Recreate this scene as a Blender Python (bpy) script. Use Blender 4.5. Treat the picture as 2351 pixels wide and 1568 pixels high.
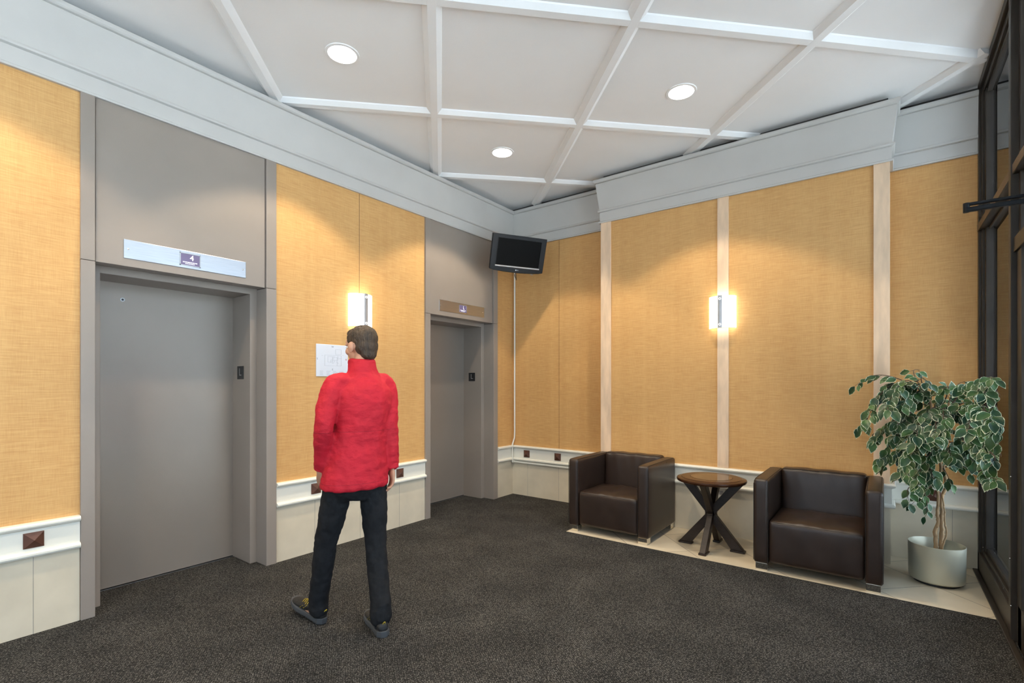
import bpy, bmesh, math, random
from math import pi, sin, cos, radians, sqrt
from mathutils import Vector, Matrix, Euler

for _o in list(bpy.data.objects): bpy.data.objects.remove(_o, do_unlink=True)
S = bpy.context.scene
COL = S.collection

# ------------------------------------------------------------------ camera, world, exposure
cd = bpy.data.cameras.new('camera'); cam = bpy.data.objects.new('camera', cd); COL.objects.link(cam)
cam.location = (3.8306, -5.1172, 1.4)
cam.rotation_euler = (pi/2, 0, 0.644)
cd.sensor_fit = 'HORIZONTAL'; cd.sensor_width = 36.0; cd.lens = 17.469
cd.shift_x = 0.0; cd.shift_y = 98.8/2351
cd.clip_start = 0.05
S.camera = cam
S.view_settings.view_transform = 'Standard'; S.view_settings.look = 'None'
S.view_settings.gamma = 1.0; S.view_settings.use_curve_mapping = False
S.view_settings.exposure = EXPOSURE = -0.02

W = bpy.data.worlds.new('world'); S.world = W; W.use_nodes = True
_n = W.node_tree.nodes; _l = W.node_tree.links
_bg = _n['Background']
_tc = _n.new('ShaderNodeTexCoord'); _sx = _n.new('ShaderNodeSeparateXYZ'); _cr = _n.new('ShaderNodeValToRGB')
_l.new(_tc.outputs['Generated'], _sx.inputs[0]); _l.new(_sx.outputs['Z'], _cr.inputs['Fac'])
_cr.color_ramp.elements[0].position = 0.0; _cr.color_ramp.elements[0].color = (0.60, 0.645, 0.70, 1)
_cr.color_ramp.elements[1].position = 0.6; _cr.color_ramp.elements[1].color = (0.68, 0.80, 1.0, 1)
_l.new(_cr.outputs['Color'], _bg.inputs['Color'])
_bg.inputs['Strength'].default_value = WORLD = 4.2
SPOT_E = 128.0
SPOT_COL = (1.0, 0.83, 0.60)
SCONCE_E = 5.0
LENS_E = 14.0

# sun, added high behind the building: lights the paving, whose bounce brightens the ceiling
_sd = bpy.data.lights.new('bounce_sun', 'SUN'); _sd.energy = SUN = 18.0; _sd.angle = radians(2); _sd.color = (1.0, 0.96, 0.90)
_so = bpy.data.objects.new('bounce_sun', _sd); COL.objects.link(_so); _so.rotation_euler = Vector((-.12, .62, .78)).to_track_quat('Z', 'Y').to_euler()

XW = 4.39          # window wall plane
BUMP = 0.2415      # depth of the projecting wall section
YR = -9.0          # rear wall
ZC = 3.655          # ceiling panels

# ------------------------------------------------------------------ materials
MATS = {}
def mat(name, col, rough=0.6, metal=0.0, var=0.0, vscale=8.0, bump=0.0, bscale=60.0, spec=0.5, stretch=(1,1,1), emit=None, coat=0.0, detail=4.0):
    m = bpy.data.materials.new(name); m.use_nodes = True
    N = m.node_tree.nodes; L = m.node_tree.links; b = N['Principled BSDF']
    b.inputs['Base Color'].default_value = (*col, 1); b.inputs['Roughness'].default_value = rough
    b.inputs['Metallic'].default_value = metal; b.inputs['Specular IOR Level'].default_value = spec
    b.inputs['Coat Weight'].default_value = coat
    tc = N.new('ShaderNodeTexCoord'); mp = N.new('ShaderNodeMapping'); mp.inputs['Scale'].default_value = stretch
    L.new(tc.outputs['Object'], mp.inputs['Vector'])
    nz = N.new('ShaderNodeTexNoise'); nz.inputs['Scale'].default_value = vscale; nz.inputs['Detail'].default_value = detail
    L.new(mp.outputs[0], nz.inputs['Vector'])
    cr = N.new('ShaderNodeValToRGB')
    cr.color_ramp.elements[0].position = 0.3; cr.color_ramp.elements[1].position = 0.7
    cr.color_ramp.elements[0].color = (*[c*(1-var) for c in col], 1)
    cr.color_ramp.elements[1].color = (*[min(1, c*(1+var)) for c in col], 1)
    L.new(nz.outputs['Fac'], cr.inputs['Fac']); L.new(cr.outputs['Color'], b.inputs['Base Color'])
    if bump > 0:
        n2 = N.new('ShaderNodeTexNoise'); n2.inputs['Scale'].default_value = bscale; n2.inputs['Detail'].default_value = 3
        L.new(mp.outputs[0], n2.inputs['Vector'])
        bp = N.new('ShaderNodeBump'); bp.inputs['Strength'].default_value = bump; bp.inputs['Distance'].default_value = 0.01
        L.new(n2.outputs['Fac'], bp.inputs['Height']); L.new(bp.outputs['Normal'], b.inputs['Normal'])
    if emit:
        b.inputs['Emission Color'].default_value = (*emit[0], 1); b.inputs['Emission Strength'].default_value = emit[1]
    MATS[name] = m
    return m

def wood_panel(name, c0, c1, tint=1.0):
    """figured veneer wallcovering: fine horizontal ripple with soft vertical ribbons"""
    m = bpy.data.materials.new(name); m.use_nodes = True
    N = m.node_tree.nodes; L = m.node_tree.links; b = N['Principled BSDF']
    tc = N.new('ShaderNodeTexCoord'); sp = N.new('ShaderNodeSeparateXYZ'); L.new(tc.outputs['Object'], sp.inputs[0])
    ad = N.new('ShaderNodeMath'); ad.operation = 'ADD'; L.new(sp.outputs['X'], ad.inputs[0]); L.new(sp.outputs['Y'], ad.inputs[1])
    def noise(sx, sz, scale, det, dist=0.0):
        cb = N.new('ShaderNodeCombineXYZ')
        a = N.new('ShaderNodeMath'); a.operation = 'MULTIPLY'; a.inputs[1].default_value = sx; L.new(ad.outputs[0], a.inputs[0])
        z = N.new('ShaderNodeMath'); z.operation = 'MULTIPLY'; z.inputs[1].default_value = sz; L.new(sp.outputs['Z'], z.inputs[0])
        L.new(a.outputs[0], cb.inputs[0]); L.new(z.outputs[0], cb.inputs[2])
        n = N.new('ShaderNodeTexNoise'); n.inputs['Scale'].default_value = scale; n.inputs['Detail'].default_value = det
        n.inputs['Distortion'].default_value = dist
        L.new(cb.outputs[0], n.inputs['Vector']); return n
    rip = noise(8.0, 125.0, 1.0, 2.5, 0.5)
    rib = noise(14.0, 0.35, 1.0, 3.0)
    pore = noise(230.0, 12.0, 1.0, 1.0)
    blot = noise(2.2, 1.2, 1.0, 3.0)
    def comb(a, wa, prev=None):
        mu = N.new('ShaderNodeMath'); mu.operation = 'MULTIPLY'; mu.inputs[1].default_value = wa; L.new(a.outputs['Fac'], mu.inputs[0])
        if prev is None: return mu
        s = N.new('ShaderNodeMath'); s.operation = 'ADD'; L.new(mu.outputs[0], s.inputs[0]); L.new(prev.outputs[0], s.inputs[1]); return s
    f = comb(rip, 0.42); f = comb(rib, 0.16, f); f = comb(pore, 0.22, f); f = comb(blot, 0.20, f)
    cr = N.new('ShaderNodeValToRGB'); cr.color_ramp.elements[0].position = 0.36; cr.color_ramp.elements[1].position = 0.66
    cr.color_ramp.elements[0].color = (*c0, 1); cr.color_ramp.elements[1].color = (*c1, 1)
    L.new(f.outputs[0], cr.inputs['Fac']); L.new(cr.outputs['Color'], b.inputs['Base Color'])
    b.inputs['Roughness'].default_value = 0.55; b.inputs['Specular IOR Level'].default_value = 0.3
    bp = N.new('ShaderNodeBump'); bp.inputs['Strength'].default_value = 0.12; bp.inputs['Distance'].default_value = 0.004
    L.new(rip.outputs['Fac'], bp.inputs['Height']); L.new(bp.outputs['Normal'], b.inputs['Normal'])
    return m

def carpet_mat():
    m = bpy.data.materials.new('carpet'); m.use_nodes = True
    N = m.node_tree.nodes; L = m.node_tree.links; b = N['Principled BSDF']
    tc = N.new('ShaderNodeTexCoord'); mp = N.new('ShaderNodeMapping'); mp.inputs['Rotation'].default_value = (0, 0, 0.62)
    L.new(tc.outputs['Object'], mp.inputs['Vector'])
    v = N.new('ShaderNodeTexVoronoi'); v.inputs['Scale'].default_value = 150.0; v.inputs['Randomness'].default_value = 0.55
    m2 = N.new('ShaderNodeMapping'); m2.inputs['Scale'].default_value = (1.0, 0.62, 1.0); L.new(mp.outputs[0], m2.inputs['Vector'])
    L.new(m2.outputs[0], v.inputs['Vector'])
    n1 = N.new('ShaderNodeTexNoise'); n1.inputs['Scale'].default_value = 210.0; n1.inputs['Detail'].default_value = 3; L.new(mp.outputs[0], n1.inputs['Vector'])
    n2 = N.new('ShaderNodeTexNoise'); n2.inputs['Scale'].default_value = 3.0; n2.inputs['Detail'].default_value = 5; L.new(mp.outputs[0], n2.inputs['Vector'])
    a1 = N.new('ShaderNodeMath'); a1.operation = 'MULTIPLY'; a1.inputs[1].default_value = -0.55; L.new(v.outputs['Distance'], a1.inputs[0])
    a2 = N.new('ShaderNodeMath'); a2.operation = 'MULTIPLY_ADD'; a2.inputs[1].default_value = 1.0; L.new(n1.outputs['Fac'], a2.inputs[0]); L.new(a1.outputs[0], a2.inputs[2])
    a3 = N.new('ShaderNodeMath'); a3.operation = 'MULTIPLY_ADD'; a3.inputs[1].default_value = 0.17; L.new(n2.outputs['Fac'], a3.inputs[0]); L.new(a2.outputs[0], a3.inputs[2])
    cr = N.new('ShaderNodeValToRGB'); e = cr.color_ramp.elements
    e[0].position = 0.15; e[0].color = (0.010, 0.010, 0.010, 1)
    e[1].position = 0.64; e[1].color = (0.225, 0.214, 0.194, 1)
    k = cr.color_ramp.elements.new(0.37); k.color = (0.043, 0.0415, 0.039, 1)
    L.new(a3.outputs[0], cr.inputs['Fac']); L.new(cr.outputs['Color'], b.inputs['Base Color'])
    b.inputs['Roughness'].default_value = 0.95; b.inputs['Specular IOR Level'].default_value = 0.1
    bp = N.new('ShaderNodeBump'); bp.inputs['Strength'].default_value = 0.6; bp.inputs['Distance'].default_value = 0.004
    L.new(a2.outputs[0], bp.inputs['Height']); L.new(bp.outputs['Normal'], b.inputs['Normal'])
    return m

def floor_tile_mat():
    m = bpy.data.materials.new('floor_tile'); m.use_nodes = True
    N = m.node_tree.nodes; L = m.node_tree.links; b = N['Principled BSDF']
    tc = N.new('ShaderNodeTexCoord'); sp = N.new('ShaderNodeSeparateXYZ'); L.new(tc.outputs['Object'], sp.inputs[0])
    def M(op, a, bb):
        n = N.new('ShaderNodeMath'); n.operation = op
        for i, q in enumerate((a, bb)):
            if q is None: continue
            if isinstance(q, (int, float)): n.inputs[i].default_value = q
            else: L.new(q, n.inputs[i])
        return n.outputs[0]
    s = M('ADD', sp.outputs['X'], sp.outputs['Y']); d = M('SUBTRACT', sp.outputs['X'], sp.outputs['Y'])
    def line(v, off, per):
        q = M('DIVIDE', M('SUBTRACT', v, off), per)
        fr = M('FRACT', q, None); c = M('MINIMUM', fr, M('SUBTRACT', 1.0, fr)); return M('LESS_THAN', c, 0.0045), M('FLOOR', q, None)
    g1, i1 = line(s, 1.0-6.28, 0.628); g2, i2 = line(d, 2.735-6.5, 0.65)
    g = M('MAXIMUM', g1, g2)
    wn = N.new('ShaderNodeTexWhiteNoise'); cb = N.new('ShaderNodeCombineXYZ'); L.new(i1, cb.inputs[0]); L.new(i2, cb.inputs[1]); L.new(cb.outputs[0], wn.inputs['Vector'])
    nz = N.new('ShaderNodeTexNoise'); nz.inputs['Scale'].default_value = 5; nz.inputs['Detail'].default_value = 6; L.new(tc.outputs['Object'], nz.inputs['Vector'])
    f = M('ADD', M('MULTIPLY', wn.outputs['Value'], 0.4), M('MULTIPLY', nz.outputs['Fac'], 0.6))
    cr = N.new('ShaderNodeValToRGB'); cr.color_ramp.elements[0].color = (0.56, 0.48, 0.35, 1); cr.color_ramp.elements[1].color = (0.70, 0.61, 0.46, 1)
    cr.color_ramp.elements[0].position = .2; cr.color_ramp.elements[1].position = .8
    L.new(f, cr.inputs['Fac'])
    mx = N.new('ShaderNodeMix'); mx.data_type = 'RGBA'; L.new(g, mx.inputs[0]); L.new(cr.outputs['Color'], mx.inputs[6]); mx.inputs[7].default_value = (0.12, 0.10, 0.08, 1)
    L.new(mx.outputs[2], b.inputs['Base Color']); b.inputs['Roughness'].default_value = 0.42
    return m

def glass_mat():
    m = bpy.data.materials.new('window_glass'); m.use_nodes = True
    N = m.node_tree.nodes; L = m.node_tree.links
    for n in list(N):
        if n.type != 'OUTPUT_MATERIAL': N.remove(n)
    out = [n for n in N if n.type == 'OUTPUT_MATERIAL'][0]
    t = N.new('ShaderNodeBsdfTransparent'); t.inputs[0].default_value = (0.86, 0.91, 0.93, 1)
    g = N.new('ShaderNodeBsdfGlossy'); g.inputs['Roughness'].default_value = 0.0; g.inputs[0].default_value = (0.95, 0.97, 1, 1)
    f = N.new('ShaderNodeFresnel'); f.inputs['IOR'].default_value = 1.30
    x = N.new('ShaderNodeMixShader'); L.new(f.outputs[0], x.inputs[0]); L.new(t.outputs[0], x.inputs[1]); L.new(g.outputs[0], x.inputs[2]); L.new(x.outputs[0], out.inputs[0])
    return m

def leaf_mat():
    m = bpy.data.materials.new('variegated_leaf'); m.use_nodes = True
    N = m.node_tree.nodes; L = m.node_tree.links; b = N['Principled BSDF']
    uv = N.new('ShaderNodeUVMap'); uv.uv_map = 'UVMap'; sp = N.new('ShaderNodeSeparateXYZ'); L.new(uv.outputs[0], sp.inputs[0])
    tc = N.new('ShaderNodeTexCoord')
    n = N.new('ShaderNodeTexNoise'); n.inputs['Scale'].default_value = 70; n.inputs['Detail'].default_value = 2; L.new(tc.outputs['Object'], n.inputs['Vector'])
    a = N.new('ShaderNodeMath'); a.operation = 'MULTIPLY_ADD'; a.inputs[1].default_value = 0.5; L.new(n.outputs['Fac'], a.inputs[0]); L.new(sp.outputs['X'], a.inputs[2])
    cr = N.new('ShaderNodeValToRGB'); cr.color_ramp.elements[0].position = 0.555; cr.color_ramp.elements[1].position = 0.580
    cr.color_ramp.elements[0].color = (0, 0, 0, 1); cr.color_ramp.elements[1].color = (1, 1, 1, 1); a5 = N.new('ShaderNodeMath'); a5.operation = 'MULTIPLY'; a5.inputs[1].default_value = 0.5; L.new(a.outputs[0], a5.inputs[0]); L.new(a5.outputs[0], cr.inputs['Fac'])
    n2 = N.new('ShaderNodeTexNoise'); n2.inputs['Scale'].default_value = 9; n2.inputs['Detail'].default_value = 2; L.new(tc.outputs['Object'], n2.inputs['Vector'])
    g = N.new('ShaderNodeValToRGB'); g.color_ramp.elements[0].position = .35; g.color_ramp.elements[1].position = .7
    g.color_ramp.elements[0].color = (0.010, 0.050, 0.022, 1); g.color_ramp.elements[1].color = (0.085, 0.180, 0.045, 1); L.new(n2.outputs['Fac'], g.inputs['Fac'])
    mx = N.new('ShaderNodeMix'); mx.data_type = 'RGBA'; L.new(cr.outputs['Color'], mx.inputs[0]); L.new(g.outputs['Color'], mx.inputs[6]); mx.inputs[7].default_value = (0.66, 0.70, 0.50, 1)
    L.new(mx.outputs[2], b.inputs['Base Color']); b.inputs['Roughness'].default_value = 0.42
    return m

M_WOOD = wood_panel('figured_wood', (0.560, 0.300, 0.105), (0.715, 0.435, 0.172))
M_MAPLE = mat('maple_strip', (0.76, 0.56, 0.38), 0.5, var=0.13, vscale=3.0, stretch=(6, 6, 1.3), spec=0.35, detail=6)
M_TRIMW = mat('cream_paint', (0.80, 0.78, 0.69), 0.45, var=0.02, vscale=2, bump=0.03, bscale=40)
M_CROWN = mat('crown_paint', (0.53, 0.52, 0.495), 0.55, var=0.03, vscale=3, bump=0.05, bscale=60)
M_CEIL = mat('ceiling_paint', (0.90, 0.90, 0.89), 0.8, var=0.02, vscale=1.5, bump=0.05, bscale=90)
M_STONE = mat('stone_wainscot', (0.66, 0.58, 0.44), 0.5, var=0.08, vscale=4.0, detail=7, bump=0.03, bscale=20)
M_GROUT = mat('grout', (0.36, 0.33, 0.27), 0.8, var=0.05)
M_CARPET = carpet_mat()
M_TILE = floor_tile_mat()
M_TAUPE = mat('taupe_metal', (0.290, 0.248, 0.213), 0.36, var=0.03, vscale=3, bump=0.06, bscale=260, spec=0.5)
M_DOORM = mat('elevator_door_paint', (0.285, 0.247, 0.213), 0.33, metal=0.25, var=0.03, vscale=3, bump=0.05, bscale=220, spec=0.55)
M_DARKJ = mat('dark_joint', (0.03, 0.028, 0.025), 0.7)
M_GAP = mat('gap_shade', (0.06, 0.058, 0.055), 0.9)  # dark colour stands in for shade in the gap above the crown
M_BRUSH = mat('brushed_steel', (0.54, 0.56, 0.60), 0.32, metal=1.0, var=0.10, vscale=6, stretch=(1, 1, 60))
M_CHROME = mat('chrome', (0.80, 0.78, 0.72), 0.10, metal=1.0, var=0.03)
M_LEATHER = mat('brown_leather', (0.030, 0.018, 0.013), 0.34, var=0.18, vscale=9, bump=0.10, bscale=620, spec=0.5)
M_SEAM = mat('leather_seam', (0.014, 0.010, 0.008), 0.6, var=0.1)
M_DKWOOD = mat('espresso_wood', (0.022, 0.013, 0.009), 0.36, var=0.3, vscale=14, stretch=(1, 1, 5), bump=0.12, bscale=50, spec=.4)
M_TOPWOOD = mat('table_top_wood', (0.050, 0.020, 0.009), 0.22, var=0.25, vscale=10, stretch=(1, 4, 1), coat=0.0, spec=.2)
M_MED = mat('bronze_medallion', (0.115, 0.048, 0.030), 0.42, metal=0.3, var=0.10, vscale=20)
M_BLACKP = mat('black_plastic', (0.007, 0.008, 0.010), 0.42, var=0.1, spec=0.25)
M_SCREEN = mat('tv_screen', (0.001, 0.001, 0.001), 0.45, var=0.1, spec=0.08)
M_SILVER = mat('silver_plastic', (0.42, 0.43, 0.45), 0.3, metal=0.6, var=0.05)
M_WHITEP = mat('white_plastic', (0.78, 0.76, 0.68), 0.5, var=0.02)
M_BRONZEFR = mat('dark_bronze_aluminium', (0.042, 0.034, 0.027), 0.42, metal=0.2, spec=0.35, var=0.12, vscale=6, bump=0.02, bscale=80)
M_BRONZEFR2 = mat('bronze_edge', (0.105, 0.075, 0.055), 0.40, metal=0.35, var=0.1, vscale=6)
M_GLASS = glass_mat()
M_POT = mat('pot_sage_metal', (0.54, 0.52, 0.40), 0.30, metal=0.35, var=0.02, vscale=2)
M_BARK = mat('bark', (0.40, 0.255, 0.130), 0.75, var=0.35, vscale=26, stretch=(1, 1, .35), bump=0.5, bscale=70)
M_TWIG = mat('twig', (0.10, 0.065, 0.040), 0.8, var=0.2)
M_SOIL = mat('soil_moss', (0.05, 0.04, 0.028), 0.95, var=0.4, vscale=60, bump=0.6, bscale=90)
M_LEAF = leaf_mat()
M_SIGNW = mat('white_sign', (0.70, 0.73, 0.80), 0.4, var=0.01)
M_INK = mat('grey_ink', (0.13, 0.14, 0.17), 0.6)
M_INKF = mat('pale_ink', (0.34, 0.38, 0.42), 0.6)
M_INKR = mat('red_ink', (0.50, 0.05, 0.08), 0.6)
M_DISP = mat('display_glass', (0.105, 0.085, 0.16), 0.25, var=0.1, emit=((0.2, 0.17, 0.30), 0.35))
M_DISPT = mat('display_digits', (0.8, 0.8, 0.85), 0.4, emit=((0.9, 0.9, 1.0), 0.9))
M_BLACKPL = mat('black_sign', (0.010, 0.010, 0.011), 0.45)
M_GREYL = mat('grey_lettering', (0.28, 0.28, 0.28), 0.5)
M_LENS = mat('light_lens', (0.9, 0.9, 0.9), 0.4, emit=((1.0, 0.97, 0.92), LENS_E))
M_DIFF = mat('opal_glass', (0.9, 0.9, 0.88), 0.3, emit=((1.0, 0.93, 0.80), SCONCE_E))
M_SKIN = mat('skin', (0.50, 0.26, 0.16), 0.55, var=0.08, vscale=12)
M_HAIR = mat('brown_hair', (0.045, 0.026, 0.012), 0.6, var=0.5, vscale=60, stretch=(1, 1, .3), bump=0.9, bscale=120)
M_TROUS = mat('black_trousers', (0.0105, 0.0110, 0.0125), 0.85, var=0.25, vscale=30, bump=0.35, bscale=26, spec=0.25)
M_SHOE = mat('black_shoe', (0.012, 0.012, 0.012), 0.6, var=0.3, vscale=40, bump=0.3, bscale=80)
M_SOLE = mat('grey_sole', (0.055, 0.058, 0.062), 0.7, var=0.1)
M_LACE = mat('yellow_lace', (0.42, 0.31, 0.02), 0.7)
M_CONC = mat('outdoor_paving', (0.78, 0.78, 0.77), 0.9, var=0.06, vscale=1.5)

M_EXT = mat('exterior_cladding', (0.68, 0.71, 0.76), 0.8, var=0.06, vscale=3)

def jacket_mat():
    m = mat('red_jacket', (0.44, 0.009, 0.022), 0.72, var=0.10, vscale=7, bump=0.6, bscale=22, spec=0.3, stretch=(1, 1, 1.6))
    N = m.node_tree.nodes; L = m.node_tree.links; b = N['Principled BSDF']
    src = b.inputs['Base Color'].links[0].from_socket
    tc = N.new('ShaderNodeTexCoord'); sp = N.new('ShaderNodeSeparateXYZ'); L.new(tc.outputs['Object'], sp.inputs[0])
    prev = src
    for z0, w in ((1.140, 0.004), (0.855, 0.003)):
        a = N.new('ShaderNodeMath'); a.operation = 'SUBTRACT'; a.inputs[1].default_value = z0; L.new(sp.outputs['Z'], a.inputs[0])
        c = N.new('ShaderNodeMath'); c.operation = 'ABSOLUTE'; L.new(a.outputs[0], c.inputs[0])
        d = N.new('ShaderNodeMath'); d.operation = 'LESS_THAN'; d.inputs[1].default_value = w/2; L.new(c.outputs[0], d.inputs[0])
        x = N.new('ShaderNodeMix'); x.data_type = 'RGBA'; L.new(d.outputs[0], x.inputs[0]); L.new(prev, x.inputs[6]); x.inputs[7].default_value = (0.30, 0.006, 0.016, 1)
        prev = x.outputs[2]
    L.new(prev, b.inputs['Base Color'])
    return m
M_JACKET = jacket_mat()

# ------------------------------------------------------------------ helpers
def tag(o, label=None, cat=None, group=None, kind=None):
    if label: o['label'] = label
    if cat: o['category'] = cat
    if group: o['group'] = group
    if kind: o['kind'] = kind
    return o
def thing(name, label, cat, loc=(0, 0, 0), rz=0.0, group=None, kind=None):
    o = bpy.data.objects.new(name, None); COL.objects.link(o); o.empty_display_size = 0.1
    o.location = loc; o.rotation_euler = (0, 0, rz)
    return tag(o, label, cat, group, kind)
def obj(name, bm, m, parent=None, smooth=False, bevel=0.0, loc=None, segs=2, angle=35, autosm=None):
    me = bpy.data.meshes.new(name)
    bmesh.ops.recalc_face_normals(bm, faces=bm.faces)
    bm.to_mesh(me); bm.free()
    for mm in (m if isinstance(m, (list, tuple)) else [m]): me.materials.append(mm)
    if smooth:
        for p in me.polygons: p.use_smooth = True
        me.set_sharp_from_angle(angle=radians(autosm if autosm else 60))
    o = bpy.data.objects.new(name, me); COL.objects.link(o)
    if parent: o.parent = parent
    if loc: o.location = loc
    if bevel > 0:
        b = o.modifiers.new('bevel', 'BEVEL'); b.width = bevel; b.segments = segs; b.limit_method = 'ANGLE'; b.angle_limit = radians(angle)
    return o
def BM(): return bmesh.new()
def box(bm, x0, x1, y0, y1, z0, z1, mi=0):
    v = [bm.verts.new((x, y, z)) for x in (x0, x1) for y in (y0, y1) for z in (z0, z1)]
    for f in ((0, 1, 3, 2), (4, 6, 7, 5), (0, 4, 5, 1), (2, 3, 7, 6), (0, 2, 6, 4), (1, 5, 7, 3)):
        q = bm.faces.new([v[i] for i in f]); q.material_index = mi
    return bm
def B(x0, x1, y0, y1, z0, z1): return box(BM(), x0, x1, y0, y1, z0, z1)
def loft(bm, rings, cap=True, closed=True):
    R = [[bm.verts.new(p) for p in r] for r in rings]; n = len(R[0])
    for a, b in zip(R, R[1:]):
        for i in range(n if closed else n-1):
            j = (i+1) % n
            bm.faces.new((a[i], a[j], b[j], b[i]))
    if cap and closed:
        bm.faces.new(R[0][::-1]); bm.faces.new(R[-1])
    return R
def frame_at(t):
    t = Vector(t).normalized(); up = Vector((0, 0, 1)) if abs(t.z) < 0.95 else Vector((1, 0, 0))
    a = t.cross(up).normalized(); return a, a.cross(t).normalized()
def tube(bm, pts, rad, n=8, cap=True):
    P = [Vector(p) for p in pts]; rings = []; a = None
    for i, p in enumerate(P):
        t = (P[min(i+1, len(P)-1)]-P[max(i-1, 0)]).normalized()
        if a is None: a, _b = frame_at(t)
        a = (a-t*a.dot(t)).normalized(); b = t.cross(a)
        r = rad[i] if isinstance(rad, (list, tuple)) else rad
        rings.append([p+(a*cos(2*pi*k/n)+b*sin(2*pi*k/n))*r for k in range(n)])
    loft(bm, rings, cap); return bm
def smooth_path(pts, sub=5):
    P = [Vector(p) for p in pts]; out = []
    for i in range(len(P)-1):
        p0 = P[max(i-1, 0)]; p1 = P[i]; p2 = P[i+1]; p3 = P[min(i+2, len(P)-1)]
        for k in range(sub):
            t = k/sub
            out.append(0.5*((2*p1)+(p2-p0)*t+(2*p0-5*p1+4*p2-p3)*t*t+(-p0+3*p1-3*p2+p3)*t**3))
    out.append(P[-1]); return out
def lathe(bm, prof, n=48, c=(0, 0, 0), cap=True):
    rings = [[Vector((c[0]+r*cos(2*pi*k/n), c[1]+r*sin(2*pi*k/n), c[2]+z)) for k in range(n)] for r, z in prof]
    loft(bm, rings, cap); return bm
def cyl_dir(bm, p0, p1, r, n=16): return tube(bm, [p0, p1], r, n)
def sweep(bm, path, prof, cap=True):
    """sweep a (distance from wall, z) profile along a plan path; room side is to the right of the travel direction"""
    P = [Vector((p[0], p[1])) for p in path]; rings = []
    for i, p in enumerate(P):
        d0 = (P[i]-P[i-1]).normalized() if i > 0 else None
        d1 = (P[i+1]-P[i]).normalized() if i < len(P)-1 else None
        n0 = Vector((d0.y, -d0.x)) if d0 else None; n1 = Vector((d1.y, -d1.x)) if d1 else None
        if n0 is None: n = n1
        elif n1 is None: n = n0
        else:
            n = (n0+n1); n = n/(1+n0.dot(n1))
        rings.append([(p.x+n.x*d, p.y+n.y*d, z) for d, z in prof])
    loft(bm, rings, cap); return bm
def rbox(bm, hx, hy, hz, r, c=(0, 0, 0), puff=(0, 0, 0), seg=4, mid=8, fn=None):
    """rounded box with optional pillow bulge per axis"""
    def coords(h):
        e = [h-r+r*sin(pi/2*i/seg) for i in range(1, seg+1)]
        m = [-(h-r)+2*(h-r)*i/mid for i in range(mid+1)]
        return [-q for q in reversed(e)]+m+e
    H = (hx, hy, hz); CC = [coords(h) for h in H]; cache = {}
    def vert(p):
        k = tuple(round(q, 6) for q in p)
        if k in cache: return cache[k]
        q = Vector([max(-(h-r), min(h-r, a)) for a, h in zip(p, H)]); d = Vector(p)-q
        if d.length > 1e-9:
            # cube surface point -> rounded
            q = q+d.normalized()*r
        u = [q[i]/H[i] for i in range(3)]
        for i in range(3):
            j, l = (i+1) % 3, (i+2) % 3
            w = max(0, 1-u[j]**4)*max(0, 1-u[l]**4)
            q[i] += puff[i]*u[i]*w
        if fn: q = fn(q)
        v = bm.verts.new((q[0]+c[0], q[1]+c[1], q[2]+c[2])); cache[k] = v; return v
    for ax in range(3):
        j, l = (ax+1) % 3, (ax+2) % 3
        for s in (-1, 1):
            for a in range(len(CC[j])-1):
                for b2 in range(len(CC[l])-1):
                    q = []
                    for (aa, bb) in ((a, b2), (a+1, b2), (a+1, b2+1), (a, b2+1)):
                        p = [0, 0, 0]; p[ax] = s*H[ax]; p[j] = CC[j][aa]; p[l] = CC[l][bb]; q.append(vert(p))
                    if len(set(q)) == 4:
                        try: bm.faces.new(q)
                        except ValueError: pass
    return bm
def ellip(bm, c, r, rot=None, sub=3):
    M = Matrix.Translation(c) @ (rot.to_4x4() if rot else Matrix.Identity(4)) @ Matrix.Diagonal((r[0], r[1], r[2], 1))
    bmesh.ops.create_icosphere(bm, subdivisions=sub, radius=1.0, matrix=M); return bm
def text(name, body, size, m, parent, M, ext=0.0006, align='CENTER'):
    cu = bpy.data.curves.new(name, 'FONT'); cu.body = body; cu.size = size; cu.extrude = ext
    cu.align_x = align; cu.align_y = 'CENTER'; cu.resolution_u = 3
    t = bpy.data.objects.new(name+'_tmp', cu); COL.objects.link(t)
    bpy.context.view_layer.update()
    me = bpy.data.meshes.new_from_object(t.evaluated_get(bpy.context.evaluated_depsgraph_get()))
    bpy.data.objects.remove(t, do_unlink=True); me.name = name
    me.materials.clear(); me.materials.append(m)
    o = bpy.data.objects.new(name, me); COL.objects.link(o); o.matrix_local = M
    if parent: o.parent = parent
    return o
def basis(x, y, z, o=(0, 0, 0)):
    x, y, z = Vector(x), Vector(y), Vector(z)
    return Matrix(((x.x, y.x, z.x, o[0]), (x.y, y.y, z.y, o[1]), (x.z, y.z, z.z, o[2]), (0, 0, 0, 1)))
def copy_tree(o, parent=None):
    c = o.copy(); COL.objects.link(c)
    if parent: c.parent = parent
    for ch in list(o.children): copy_tree(ch, c)
    return c
# ================================================================== SETTING
E1 = (-4.297, -3.112); E2 = (-1.531, -0.332)       # elevator surrounds on the left wall
# floor: carpet with a tile strip let in along the back wall
bm = BM()
TX0, TY0 = 1.394, -1.027
for a in ((-0.47, XW+.16, YR-.1, TY0), (-0.47, TX0, TY0, 0.17)): box(bm, a[0], a[1], a[2], a[3], -0.06, 0.0)
fl = obj('floor', bm, M_CARPET)
tag(fl, 'grey-brown flecked carpet covering the lobby floor', 'floor', kind='structure')
tl = obj('tile_strip', B(TX0, XW+.16, TY0, 0.17, -0.06, -0.001), M_TILE, fl)
tl['label'] = 'beige diagonal floor tiles along the back wall'
bm = BM(); box(bm, TX0-.006, XW, TY0-.006, TY0+.002, -.01, .003); box(bm, TX0-.006, TX0+.002, TY0, 0, -.01, .003)
obj('edge_strip', bm, M_DARKJ, fl)

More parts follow.
